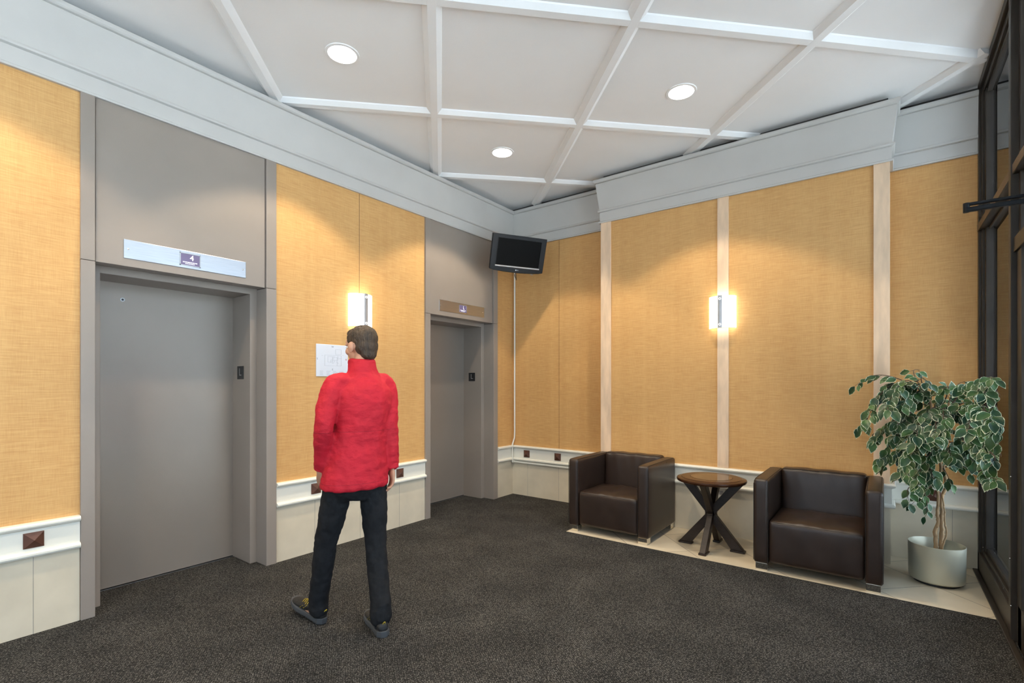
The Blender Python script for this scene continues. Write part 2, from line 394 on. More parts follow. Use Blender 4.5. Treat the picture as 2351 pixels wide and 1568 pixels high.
# left wall
bm = BM()
for y0, y1 in ((YR, E1[0]), (E1[1], E2[0]), (E2[1], 0.0)): box(bm, -0.12, 0.0, y0, y1, 0.0, 3.55)
w = obj('wall_left', bm, M_WOOD); tag(w, 'honey coloured veneered wall with the two elevators', 'wall', kind='structure')
bm = BM(); box(bm, -0.62, -0.46, YR, 0.16, 0.0, ZC+.1); box(bm, -.46, -.121, E1[1]+.02, E2[0]-.02, 0, 3.5); obj('wall_backing', bm, M_DARKJ, w); obj('gap_shade_backing', B(-.46, -.03, YR, 0.16, 3.50, ZC+.1), M_GAP, w)  # backing added against light leaks; dark strip paints shade above the crown
bm = BM()
for y in (-2.332,): box(bm, -0.001, 0.0012, y-.0018, y+.0018, .62, 3.14)
obj('panel_joint', bm, mat('joint_brown', (0.16, 0.08, 0.03), 0.8), w)
# back wall (recess + projecting section)
w = obj('wall_back', B(0.0, XW+.10, 0.0, 0.17, -.04, 3.55), M_WOOD)
tag(w, 'honey veneered back wall behind the armchairs', 'wall', kind='structure')
bm = B(-.62, XW+.10, 0.16, 0.3, -.05, ZC+.1)
obj('gap_shade_backing', box(B(-.1, XW+.1, .03, .2, 3.5, ZC+.05), 1.39, 3.85, -BUMP+.03, .1, 3.5, ZC+.05), M_GAP, w)  # dark strip paints the shade between crown and ceiling
obj('wall_backing', bm, M_DARKJ, w)
obj('wall_projection', B(1.379, 3.859, -BUMP, 0.0, 0.0, 3.55), M_WOOD, w)
bm = BM(); box(bm, .6955, .6985, -.0012, .001, .62, 3.14)
obj('panel_joint', bm, bpy.data.materials['joint_brown'], w)
bm = BM(); box(bm, -.16, XW+.3, YR-.15, YR, 0, .25); box(bm, -.16, XW+.3, YR-.15, YR, 3.45, ZC+.1)
for x in (-.16, 1.4, 2.95): box(bm, x, x+.18, YR-.15, YR, .25, 3.45)
w = obj('wall_rear', bm, M_CROWN); tag(w, 'unseen rear wall of the lobby, glazing added for fill light', 'wall', kind='structure')  # rear glazing is added out of view to let in fill daylight
obj('glass_pane', B(0, XW, YR-.08, YR-.074, .25, 3.45), M_GLASS, w)

# ceiling with 45 degree batten grid
c = obj('ceiling', B(-.62, XW+.2, YR, 0.3, ZC, ZC+.12), M_CEIL)
tag(c, 'white ceiling of square panels framed by diagonal battens', 'ceiling', kind='structure')
ks = (ZC-.034-1.4)/2.276
gx, gy = 3.8306-(3.8306-1.6684)*ks, -5.1172+(5.1172-3.0375)*ks
sp_ = 1.262*ks; th = radians(45.03)
A = Vector((cos(th), sin(th))); Cc = Vector((-sin(th), cos(th)))
def clip(p, d):
    lo, hi = -30.0, 30.0
    for k, (mn, mx) in enumerate(((-0.018, XW-.005), (YR+.01, 0.018))):
        t0 = (mn-p[k])/d[k]; t1 = (mx-p[k])/d[k]
        lo = max(lo, min(t0, t1)); hi = min(hi, max(t0, t1))
    return (p+d*lo, p+d*hi) if hi-lo > 0.1 else None
prof = [(-.062, 0), (-.056, -.010), (-.026, -.034), (.026, -.034), (.056, -.010), (.062, 0)]
for fam, d, st in ((0, A, Cc), (1, Cc, A)):
    for k in range(-7, 8):
        seg = clip(Vector((gx, gy))+st*(sp_*k), d)
        if not seg: continue
        p, q = seg; n = Vector((-d.y, d.x)); bm = BM()
        loft(bm, [[(e.x+n.x*a, e.y+n.y*a, ZC+.002+z-(0.0006 if fam else 0)) for a, z in prof] for e in (p, q)])
        obj('ceiling_batten', bm, M_CEIL, c)

# crown moulding, wainscot and chair rail swept round the plan
PLAN = [(0, YR), (0, 0), (1.379, 0), (1.379, -BUMP), (3.859, -BUMP), (3.859, 0), (XW, 0)]
crown = [(-.06, 3.14), (.022, 3.138), (.026, 3.150), (.013, 3.158), (.013, 3.252), (.030, 3.258), (.034, 3.268), (.030, 3.280), (.016, 3.284), (.048, 3.556), (.044, 3.560), (.058, 3.564), (.066, 3.573), (.068, 3.584), (.066, 3.599), (-.06, 3.600)]
o = obj('trim_1', sweep(BM(), PLAN, crown), M_CROWN, smooth=True, autosm=25); tag(o, 'deep pale grey crown moulding round the top of the walls', 'crown moulding', kind='structure')
rail = [(0, .435), (.030, .437), (.037, .447), (.037, .457), (.030, .466), (.014, .470), (.014, .588), (.020, .592), (.032, .597), (.039, .607), (.039, .615), (.032, .624), (0, .627)]
wains = [(-.02, 0), (.006, 0), (.006, .44), (-.02, .44)]
runs = [([(0, YR), (0, E1[0]-.002)], 'left of the near elevator'), ([(0, E1[1]+.002), (0, E2[0]-.002)], 'between the two elevators'),
        ([(0, E2[1]+.002)]+PLAN[1:], 'along the back wall')]
for i, (pth, where) in enumerate(runs):
    o = obj('trim_%d' % (2+i), sweep(BM(), pth, rail), M_TRIMW, smooth=True, autosm=30); tag(o, 'cream chair rail with two rounded beads '+where, 'chair rail', kind='structure')
seams = {0: [(0, -4.5-.455*k) for k in range(0, 9)], 1: [(0, -2.777), (0, -2.327), (0, -1.872)], 2: None}
for i, (pth, where) in enumerate(runs):
    nm = ('baseboard_left', 'baseboard_left', 'baseboard_back')[i]
    o = obj(nm, sweep(BM(), pth, wains), M_STONE); tag(o, 'beige stone tile wainscot '+where, 'wainscot', kind='structure')
    bm = BM()
    if i < 2:
        for x, y in seams[i]: box(bm, .005, .0068, y-.0015, y+.0015, 0, .44)
    else:
        for x in (.239, .693, 1.148): box(bm, x-.0015, x+.0015, -.0068, -.005, 0, .44)
        for x in (1.62, 2.075, 2.53, 2.985, 3.44): box(bm, x-.0015, x+.0015, -BUMP-.0068, -BUMP-.005, 0, .44)
        for x in (4.246,): box(bm, x-.0015, x+.0015, -.0068, -.005, 0, .44)
    obj('tile_joint', bm, M_GROUT, o)
# maple posts
for i, (x0, x1, t) in enumerate(((1.377, 1.494, 'left end of the projecting wall'), (2.577, 2.676, 'middle behind the wall sconce'), (3.757, 3.861, 'right end beside the potted tree'))):
    o = obj('trim_%d' % (5+i), B(x0, x1, -BUMP-.014, -BUMP+.001, .626, 3.14), M_MAPLE, bevel=.002); tag(o, 'pale maple upright strip, '+t, 'wood strip', kind='structure')

# ------------------------------------------------------------------ window wall
def window_wall():
    w = thing('window_1', 'dark bronze framed glazing at the right edge of the lobby', 'window', (XW, 0, 0), kind='structure')
    D = .10
    f = BM()
    box(f, 0, .034, -.060, 0.0, 0.0, 3.64); box(f, .014, .052, -.100, 0.0, 0.0, 3.64); box(f, .028, D, -.150, 0.0, 0.0, 3.64)
    obj('jamb', f, M_BRONZEFR, w, bevel=.003)
    f = BM(); box(f, 0, D, YR, -.0, 3.60, ZC); box(f, .020, D, YR, 0, 3.56, 3.62); box(f, .036, D, YR, 0, 3.53, 3.60)
    obj('head_frame', f, M_BRONZEFR, w, bevel=.003)
    f = BM(); box(f, 0, D, -1.26, 0, 0.0, .15); box(f, .018, D, -1.26, 0, .14, .175); box(f, .034, D, -1.26, 0, .17, .205); box(f, -.03, 0, YR, -.01, 0, .012)
    obj('sill_frame', f, M_BRONZEFR, w, bevel=.004)
    ys = [-1.26, -3.2, -5.2, -7.1]
    for k, y in enumerate(ys):
        f = BM(); box(f, -.012, D+.06, y-.055, y, 0, 3.6); box(f, .02, D, y-.10, y-.05, 0, 3.6)
        obj('mullion', f, M_BRONZEFR, w, bevel=.003)
    f = BM(); box(f, -.003, D, YR, -.03, 2.545, 2.60); box(f, .045, D, YR, -.03, 2.530, 2.615)
    obj('transom', f, M_BRONZEFR, w, bevel=.003)
    f = BM(); box(f, -.005, -.002, YR, -.03, 2.547, 2.598)
    obj('transom_edge', f, M_BRONZEFR2, w)
    f = BM(); box(f, 0, D, -3.2, -1.3, 2.12, 2.20); box(f, 0.01, D-.03, -2.98, -1.36, 0, .22); box(f, .01, D-.03, -3.18, -3.06, 0, 2.12); box(f, .01, D-.03, -1.44, -1.34, 0, 2.12)
    obj('entrance_door_frame', f, M_BRONZEFR, w, bevel=.003)
    f = BM(); box(f, 0, D, YR, -3.2, 0, .15)
    obj('sill_frame', f, M_BRONZEFR, w, bevel=.003)
    f = BM(); box(f, .050, .056, YR, -.05, .02, 3.62)
    obj('glass_pane', f, M_GLASS, w)
    f = BM()
    for (y, z) in ((-1.31, .45), (-1.335, .20), (-1.335, .9), (-.04, .168), (-.10, .2), (-.9, .158)): ellip(f, (-.013 if y < -1.2 else 0.02, y, z), (.004, .004, .004), sub=2)
    obj('screw_head', f, M_CHROME, w)
window_wall()
bm = B(XW+.16, 30, -30, 25, -.12, -.02); box(bm, -14, XW+.16, -30, YR-.15, -.12, -.02)  # unseen ground, kept pale and wide to bounce light onto the ceiling
o = obj('floor_outside', bm, M_CONC); tag(o, 'pale paving outside the window', 'pavement', kind='structure')

o = obj('wall_exterior', B(XW+.10, 6.4, .25, .40, -.12, 4.2), M_EXT); tag(o, 'grey outside wall seen through the glazing', 'exterior wall', kind='structure')

# ------------------------------------------------------------------ elevators
def elevator(n, y0, y1, label):
    d = thing('door_%d' % n, label, 'elevator', (0, y0, 0), kind='structure'); Lw = y1-y0
    for a, b in ((0, .068), (Lw-.080, Lw)):
        f = BM(); box(f, -.135, .020, a, b, 0, 2.143); box(f, -.135, .020, a, b, 2.146, 3.15)
        obj('frame_upright', f, M_TAUPE, d, bevel=.0025)
    f = BM(); box(f, -.10, .004, .073, Lw-.084, 2.146, 3.15)
    obj('lintel_panel', f, M_TAUPE, d, bevel=.002)
    obj('shadow_joint', B(-.12, -.07, .066, Lw-.078, 2.16, 3.15), M_DARKJ, d)
    f = BM(); box(f, -.43, -.135, .0, .129, 0, 2.30); obj('inner_jamb', f, M_TAUPE, d, bevel=.003)
    f = BM(); box(f, -.43, -.135, Lw-.131, Lw, 0, 2.30); obj('inner_jamb', f, M_TAUPE, d, bevel=.003)
    f = BM(); box(f, -.43, -.135, .125, Lw-.125, 2.105, 2.30); obj('door_head', f, M_TAUPE, d, bevel=.003)
    f = BM(); box(f, -.46, -.425, .10, Lw-.10, .008, 2.14); obj('door_panel', f, M_DOORM, d, bevel=.002)
    obj('door_sill', B(-.46, -.412, .129, Lw-.131, -.005, .003), M_BRUSH, d)
    if n == 1:
        f = BM(); ell = [(-.4245, y, z) for y, z in ()]
        cyl_dir(f, (-.426, 4.297-3.976, 1.992), (-.4225, 4.297-3.976, 1.992), .013, 20); o = obj('lock_ring', f, M_SILVER, d, smooth=True)
        f = BM(); cyl_dir(f, (-.4225, 4.297-3.976, 1.992), (-.4215, 4.297-3.976, 1.992), .007, 16); obj('keyhole', f, M_BLACKPL, o)
    return d
elevator(1, E1[0], E1[1], 'taupe metal elevator doorway, the near one on the left')
elevator(2, E2[0], E2[1], 'taupe metal elevator doorway, the far one beside the corner television')
# floor designation plates on the jambs
def letter_plate(x, y, label):
    t = thing('floor_letter_plate', label, 'sign', (x, y, 1.495), group=None)
    obj('plate', B(-.052, .052, -.004, 0, -.052, .052), M_BLACKPL, t, bevel=.0015)
    text('letter', 'L', .085, M_GREYL, t, basis((1, 0, 0), (0, 0, 1), (0, -1, 0), (0.0, -.0042, .002)))
letter_plate(-.288, E1[1]-.131-.0002, 'small black plate with letter L on the near elevator jamb')
letter_plate(-.288, E2[1]-.131-.0002, 'small black plate with letter L on the far elevator jamb')
# floor indicators above the doors
def indicator(yc, digit, label):
    t = thing('floor_indicator', label, 'elevator indicator', (.004, yc, 2.256))
    obj('face_plate', B(0, .004, -.373, .373, -.060, .060), M_BRUSH, t, bevel=.002)
    fr = BM()
    for a in ((-.064, .064, .038, .044), (-.064, .064, -.044, -.038), (-.064, -.058, -.044, .044), (.058, .064, -.044, .044)): box(fr, .004, .0065, a[0], a[1], a[2], a[3])
    obj('display_frame', fr, M_SILVER, t)
    ds = obj('display', B(.004, .0050, -.058, .058, -.038, .038), M_DISP, t)
    X = ((0, 1, 0), (0, 0, 1), (1, 0, 0))
    text('digit', digit, .052, M_DISPT, ds, basis(*X, (.0052, .010, .012)), .0003)
    f = BM(); 
    for k in range(14): box(f, .0050, .0054, -.045+k*.0065, -.0415+k*.0065, -.022, -.015)
    for k in range(9): box(f, .0050, .0054, -.030+k*.0065, -.0265+k*.0065, -.031, -.026)
    obj('small_caption', f, M_DISPT, ds)
    for s in (-1, 1): obj('screw', ellip(BM(), (.004, s*.350, 0), (.0035, .006, .006), sub=2), M_CHROME, t, smooth=True)
indicator(-3.7125, '4', 'brushed steel floor indicator reading 4 above the near elevator')
indicator(-.950, 'L', 'brushed steel floor indicator above the far elevator by the television')

# ------------------------------------------------------------------ pyramid studs on the rail
def stud(loc, ax, label):
    bm = BM(); h = .043
    base = [(-h, -h), (h, -h), (h, h), (-h, h)]
    r0 = [(a, 0.0, b) for a, b in base]; r1 = [(a, -.006, b) for a, b in base]
    R = loft(bm, [r0, r1], cap=False); bm.faces.new(R[0])
    tip = bm.verts.new((0, -.024, 0))
    for i in range(4): bm.faces.new((R[1][i], R[1][(i+1) % 4], tip))
    o = obj('pyramid_stud', bm, M_MED); o.location = loc
    o.rotation_euler = (0, 0, pi/2 if ax == 'L' else 0)
    tag(o, label, 'wall stud', 'bronze pyramid studs on the chair rail')
z = .530
stud((.0142, -4.5, z), 'L', 'brown pyramid stud on the rail left of the near elevator')
stud((.0142, -2.772, z), 'L', "brown pyramid stud on the rail, left of the walking person's hip")
stud((.0142, -1.872, z), 'L', 'brown pyramid stud on the rail, right of the walking person')
stud((.232, -.0142, z), 'B', 'brown pyramid stud on the rail nearest the white cable duct')
stud((.687, -.0142, z), 'B', 'brown pyramid stud on the rail just left of the left armchair')
stud((4.136, -.0142, z), 'B', 'brown pyramid stud on the rail behind the tree trunks')

# ------------------------------------------------------------------ ceiling downlights
def downlight(x, y, label):
    t = thing('recessed_downlight', label, 'ceiling light', (x, y, ZC), group='recessed ceiling downlights')
    obj('trim_ring', lathe(BM(), [(.094, -.001), (.094, -.006), (.112, -.005), (.114, 0.0), (.094, 0.0)], 48, cap=False), M_CEIL, t, smooth=True)
    bm = BM(); bmesh.ops.create_circle(bm, cap_ends=True, radius=.095, segments=48, matrix=Matrix.Translation((0, 0, -.003)))
    obj('lens', bm, M_LENS, t)
    ld = bpy.data.lights.new('spot', 'SPOT'); ld.energy = SPOT_E; ld.spot_size = radians(103); ld.spot_blend = 0.22; ld.shadow_soft_size = .07; ld.color = SPOT_COL
    lo = bpy.data.objects.new('lamp', ld); COL.objects.link(lo); lo.parent = t; lo.location = (0, 0, -.02)
def cp(x, y, z=3.626):   # keep the direction from the eye while lifting to the panel plane
    s = (ZC-1.4)/(z-1.4); return 3.8306-(3.8306-x)*s, -5.1172+(y+5.1172)*s
downlight(*cp(.907, -3.127), 'round glowing recessed ceiling light nearest the near elevator')
downlight(*cp(2.59, -1.321), 'round glowing recessed ceiling light above the armchairs')
downlight(*cp(.894, -1.362), 'round glowing recessed ceiling light nearest the corner television')
downlight(2.62, -3.10, 'recessed ceiling light over the middle of the lobby, unseen and added for its light')  # out of view, added to carry on the pattern and light the lobby
downlight(.86, -4.90, 'recessed ceiling light left of the near elevator, outside the picture')
downlight(2.62, -4.90, 'recessed ceiling light added unseen behind the viewer for its light')  # another unseen downlight added for the light it casts

# ------------------------------------------------------------------ wall sconces
def sconce(loc, rz, label):
    t = thing('wall_sconce', label, 'wall lamp', loc, rz, group='opal glass wall sconces')
    # local: wall plane y=0, front towards -y
    hw, dp, hz = .118, .098, .145; n = 20
    def arc(h, d, a0=0, a1=pi): return [(h*cos(a0+(a1-a0)*k/n), -d*sin(a0+(a1-a0)*k/n)) for k in range(n+1)]
    out = arc(hw, dp); inn = arc(hw-.006, dp-.006)[::-1]
    bm = BM(); loft(bm, [[(x, y, zz) for x, y in out+inn] for zz in (-hz, hz)])
    obj('glass_shade', bm, M_DIFF, t, smooth=True, autosm=40)
    a0, a1 = pi/2-.155, pi/2+.155
    o2 = [(hw*1.02*cos(a0+(a1-a0)*k/6), -(dp+.004)*sin(a0+(a1-a0)*k/6)) for k in range(7)]; i2 = [(x, y+.004) for x, y in o2[::-1]]
    bm = BM(); loft(bm, [[(x, y, zz) for x, y in o2+i2] for zz in (-hz-.004, hz+.004)])
    st = obj('metal_strap', bm, M_SILVER, t)
    for s in (-1, 1):
        bm = BM(); cyl_dir(bm, (0, -dp-.002, s*(hz-.028)), (0, -dp-.009, s*(hz-.028)), .0125, 20)
        sc = obj('screw_cap', bm, mat('cap_white_glow', (.85, .85, .85), .25, metal=.2, emit=((1, 1, 1), .35)) if 'cap_white_glow' not in bpy.data.materials else bpy.data.materials['cap_white_glow'], st, smooth=True, autosm=40)  # cap material has a faint glow put in, though it is no lamp
        bm = BM()
        for q in (pi/4, -pi/4):
            u = Vector((cos(q), 0, sin(q))); v = Vector((-sin(q), 0, cos(q)))
            c0 = Vector((0, -dp-.0093, s*(hz-.028)))
            loft(bm, [[c0+u*e*.007+v*a*.0013+Vector((0, b*.0006, 0)) for a, b in ((-1, -1), (1, -1), (1, 1), (-1, 1))] for e in (-1, 1)])
        obj('screw_slot', bm, M_GREYL, sc)
    obj('back_plate', B(-.06, .06, -.010, 0, -hz+.012, hz-.012), M_SILVER, t)
    bm = BM(); cyl_dir(bm, (0, -.045, -.06), (0, -.045, .06), .02, 16)
    obj('bulb', bm, M_WHITEP, t, smooth=True)
sconce((0, -2.332, 2.068), pi/2, 'opal glass wall sconce between the elevators, above the walking person')
sconce((2.626, -BUMP-.014, 2.066), 0, 'opal glass wall sconce on the maple strip above the round table')

# ------------------------------------------------------------------ evacuation map and framed notice between the elevators
def wallsigns():
    X = ((0, 1, 0), (0, 0, 1), (1, 0, 0))
    t = thing('floor_plan_sign', 'white floor plan sign with compass letters on the wall, partly behind the person', 'sign', (0, -2.610, 1.607))
    p = obj('sign_panel', B(0, .006, -.155, .155, -.1375, .1375), M_SIGNW, t, bevel=.003)
    for ch, yy, zz, m in (('W', 0, .118, M_INK), ('S', -.145, .012, M_INK), ('N', .135, .012, M_INKR), ('E', 0, -.078, M_INK)):
        text('compass_letter', ch, .021, m, p, basis(*X, (.0064, yy, zz)), .0002)
    f = BM()
    def ln(y0, z0, y1, z1, w=.0011):
        box(f, .0060, .0066, min(y0, y1)-w/2, max(y0, y1)+w/2, min(z0, z1)-w/2, max(z0, z1)+w/2)
    def rc(y0, z0, y1, z1): ln(y0, z0, y1, z0); ln(y0, z1, y1, z1); ln(y0, z0, y0, z1); ln(y1, z0, y1, z1)
    rc(-.075, -.045, .085, .045); rc(.030, .055, .085, .098); rc(.045, -.045, .085, .02); rc(-.045, -.015, .0, .035); rc(.0, 0, .045, .03)
    rnd = random.Random(4)
    for _ in range(26):
        y = rnd.uniform(-.02, .06); zz = rnd.uniform(-.03, .03)
        if rnd.random() < .5: ln(y, zz, y+rnd.uniform(.004, .018), zz, .0009)
        else: ln(y, zz, y, zz+rnd.uniform(.004, .015), .0009)
    ln(-.105, .04, -.092, .04); ln(.095, .05, .110, .05)
    for c in range(4):
        for r in range(4):
            y = -.12+c*.062; zz = -.092-r*.0105
            ln(y, zz, y+rnd.uniform(.025, .045), zz, .0018)
    obj('printed_plan', f, M_INKF, p)
    t = thing('call_button_panel', 'framed elevator call panel below the floor plan sign, mostly behind the person', 'control panel', (0, -2.50, 1.310))
    f = BM()
    for a in ((-.134, .134, .126, .134), (-.134, .134, -.134, -.126), (-.134, -.126, -.134, .134), (.126, .134, -.134, .134)): box(f, 0, .010, a[0], a[1], a[2], a[3])
    obj('frame', f, M_WHITEP, t)
    obj('face_plate', B(0, .006, -.127, .127, -.127, .127), M_BRUSH, t)
    for zz in (.04, -.04):
        f = BM(); cyl_dir(f, (.006, 0, zz), (.012, 0, zz), .016, 20); obj('call_button', f, M_WHITEP, t, smooth=True, autosm=40)
wallsigns()

# ------------------------------------------------------------------ television on its corner bracket
def tv():
    yaw, pit = radians(-29.6), radians(-18.5)
    n = Vector((cos(yaw)*cos(pit), sin(yaw)*cos(pit), sin(pit))); r = Vector((-sin(yaw), cos(yaw), 0)); u = n.cross(r)
    P0 = Vector((.528, -.600, 2.868))
    t = thing('television', 'black flat television tilted down from the corner bracket', 'television')
    t.matrix_world = basis(r, -n, u, P0)
    w, h = .33, .197
    # housing outline with a bowed bottom edge
    def outline(s, y, bow=.018):
        pts = [(-w*s, h*s), (w*s, h*s), (w*s*.99, -h*s+.012)]
        for k in range(1, 12):
            a = k/12; x = w*s*.99*(1-2*a); pts.append((x, -h*s+.006-bow*(1-(1-2*a)**2)))
        pts.append((-w*s*.99, -h*s+.012))
        return [(x, y, z) for x, z in pts]
    bm = BM(); loft(bm, [outline(1, -.014), outline(1, .022), outline(.86, .055), outline(.6, .085, .01)])
    hs = obj('housing', bm, M_BLACKP, t, bevel=.006, segs=3)
    obj('screen', B(-.262, .262, -.0165, -.0135, -.133, .155), M_SCREEN, t)
    f = BM()
    for a in ((-.268, .268, .155, .160), (-.268, -.262, -.135, .160), (.262, .268, -.135, .160)): box(f, a[0], a[1], -.0195, -.013, a[2], a[3])
    obj('screen_bezel', f, M_BLACKP, t, bevel=.001)
    f = BM(); tube(f, [(-.272, -.016, -.145), (.272, -.016, -.145)], .0095, 10); obj('silver_trim', f, M_SILVER, t, smooth=True, autosm=50)
    X = ((1, 0, 0), (0, 0, 1), (0, -1, 0))
    f = BM(); cyl_dir(f, (-.012, -.0135, -.178), (-.012, -.0150, -.178), .0075, 20); lg = obj('logo', f, M_SILVER, t)
    text('logo_letters', 'LG', .016, M_SILVER, lg, basis(*X, (.010, -.0148, -.178)), .0004)
    f = BM(); ellip(f, (.20, .005, -.212), (.018, .012, .005), sub=2); obj('sensor_foot', f, M_SILVER, t, smooth=True)
    # bracket from the corner to the set (world coords -> local)
    inv = t.matrix_world.inverted(); L = lambda *p: inv @ Vector(p)
    f = BM(); back = P0-n*.08
    tube(f, [L(.03, -.03, 3.0), L(.20, -.24, 2.98), L(*back)], .018, 10)
    m = obj('wall_bracket', f, M_BLACKPL, t, smooth=True)
    f = BM(); a = [L(.005, -.10, 2.93), L(.10, -.005, 2.93), L(.10, -.005, 3.08), L(.005, -.10, 3.08)]; b2 = [q-L(0, 0, 0)*0+(inv.to_3x3() @ Vector((.02, -.02, 0))) for q in a]
    loft(f, [a, b2]); obj('bracket_plate', f, M_BLACKPL, m)
    f = BM(); e = L(.04, -.035, 2.66)
    s = P0-n*.05-u*.15
    tube(f, smooth_path([L(*s), L(.42, -.50, 2.66), L(.22, -.22, 2.68), L(.06, -.045, 2.80)], 6), .004, 6); obj('power_cable', f, M_BLACKPL, t, smooth=True)
tv()
# white cable duct down the corner and under the rail
f = BM()
tube(f, [(.040, -.012, 2.95), (.040, -.012, .80), (.038, -.014, .72), (.030, -.046, .64), (.030, -.046, .425), ], .0105, 8)
o = obj('cable_duct', f, M_WHITEP, smooth=True)
tag(o, 'white cable duct running down the corner below the television', 'cable duct')
f = BM(); box(f, .022, 1.36, -.030, -.0062, .408, .430); box(f, .022, .042, -.050, -.0062, .408, .436)
obj('duct_run', f, M_WHITEP, o, bevel=.002)
# outlet under the rail behind the table
t = thing('wall_outlet', 'cream wall outlet under the rail behind the round table', 'outlet', (2.612, -BUMP-.006, .395))
obj('outlet_plate', B(-.035, .035, -.012, 0, -.05, .042), M_WHITEP, t, bevel=.003)
obj('socket', B(-.016, .016, -.014, -.011, -.018, .018), M_GREYL, t)
f = BM(); tube(f, smooth_path([(.012, -.014, -.01), (.030, -.03, -.06), (.035, -.02, -.14)], 5), .003, 6); obj('cord', f, M_WHITEP, t, smooth=True)

# ------------------------------------------------------------------ door closer arm at the window wall
t = thing('door_closer_arm', 'black door closer arm projecting from the glazing at upper right', 'door closer', (XW-.005, -2.32, 2.135))
f = BM(); box(f, -.292, 0, -.010, .010, .009, .021); obj('upper_arm', f, M_BLACKP, t, bevel=.004)
f = BM(); box(f, -.287, 0, -.012, .012, -.016, .002); obj('lower_arm', f, M_BLACKP, t, bevel=.004)
f = BM(); cyl_dir(f, (-.283, 0, -.017), (-.283, 0, .021), .011, 16); obj('pivot', f, M_BLACKP, t, smooth=True, autosm=40)
obj('mount', B(-.01, .004, -.10, .10, -.04, .05), M_BRONZEFR, t, bevel=.003)
# ================================================================== FURNITURE
def armchair(x0, x1, yf, yb, label):
    """club armchair; origin on the floor at its centre, front towards -y"""
    wx, dy = (x1-x0)/2, (yb-yf)/2
    t = thing('leather_armchair', label, 'armchair', ((x0+x1)/2, (yf+yb)/2, 0), group='brown leather club armchairs')
    zb, zt, aw = .052, .685, .100
    def sag(q): return q
    for s in (-1, 1):
        a = obj('armrest', rbox(BM(), aw/2, dy, (zt-zb)/2, .022, (s*(wx-aw/2), 0, (zt+zb)/2), (.004, .004, .006), mid=10), M_LEATHER, t, smooth=True)
        f = BM(); X = s*(wx-aw/2)
        for e in (-1, 1):
            xx = X+e*(aw/2-.010)
            tube(f, smooth_path([(xx, -dy+.014, zt-.012), (xx, -dy+.05, zt+.0005), (xx, 0, zt+.001), (xx, dy-.05, zt+.0005)], 4), .0022, 6)
            tube(f, [(xx+e*.008, -dy+.004, zt-.03), (xx+e*.0085, -dy+.004, zb+.02)], .0020, 6)
        tube(f, [(X-aw/2+.012, -dy+.001, zt-.030), (X+aw/2-.012, -dy+.001, zt-.030)], .0022, 6)
        tube(f, [(s*wx, .10, zt-.01), (s*wx, .10, zb+.01)], .0018, 6)
        obj('seam', f, M_SEAM, a)
    iw = wx-aw-.002
    def backfn(q):
        # crumpled top edge and slightly reclining face
        q = Vector(q); q[1] += .018*(q[2]/.28)
        q[1] += .0018*sin(q[0]*62+q[2]*9)*max(0, (q[2]-.02)/.26); q[2] += .0025*sin(q[0]*33)
        return q
    bk = obj('backrest', rbox(BM(), iw, .062, .285, .026, (0, dy-.085, .415), (0, .014, .004), mid=26, fn=backfn), M_LEATHER, t, smooth=True)
    f = BM(); tube(f, [(-iw+.01, dy-.125, .697), (iw-.01, dy-.125, .697)], .0022, 6); obj('seam', f, M_SEAM, bk)
    obj('back_shell', rbox(BM(), wx-.012, .020, (zt-zb)/2-.004, .015, (0, dy-.022, (zt+zb)/2), (0, 0, 0), mid=3), M_LEATHER, t, smooth=True)
    def seatfn(q):
        q = Vector(q)
        if q[2] > .05: q[2] += .004*sin(q[0]*23)*cos(q[1]*17)+.002*sin(q[0]*61)
        if q[1] < -.2: q[1] += .0008*sin(q[0]*31+q[2]*20)
        return q
    sd = dy-.09
    st = obj('seat', rbox(BM(), iw, sd, .158, .026, (0, -dy+sd+.010, .222), (0, .006, .016), mid=20, fn=seatfn), M_LEATHER, t, smooth=True)
    f = BM(); tube(f, [(-iw+.012, -dy+.016, .372), (iw-.012, -dy+.016, .372)], .0026, 6); obj('seam', f, M_SEAM, st)
    for sx in (-1, 1):
        for sy in (-1, 1):
            X, Y = sx*(wx-.055), sy*(dy-.050)
            f = BM(); box(f, X-.041, X+.041, Y-.041, Y+.041, 0, .056); obj('leg', f, M_CHROME, t, bevel=.002)
    return t
armchair(1.392, 2.188, -.965, -.262, 'dark brown leather club armchair on the left, near the wall corner')
armchair(3.030, 3.822, -1.000, -.285, 'dark brown leather club armchair on the right, beside the potted tree')

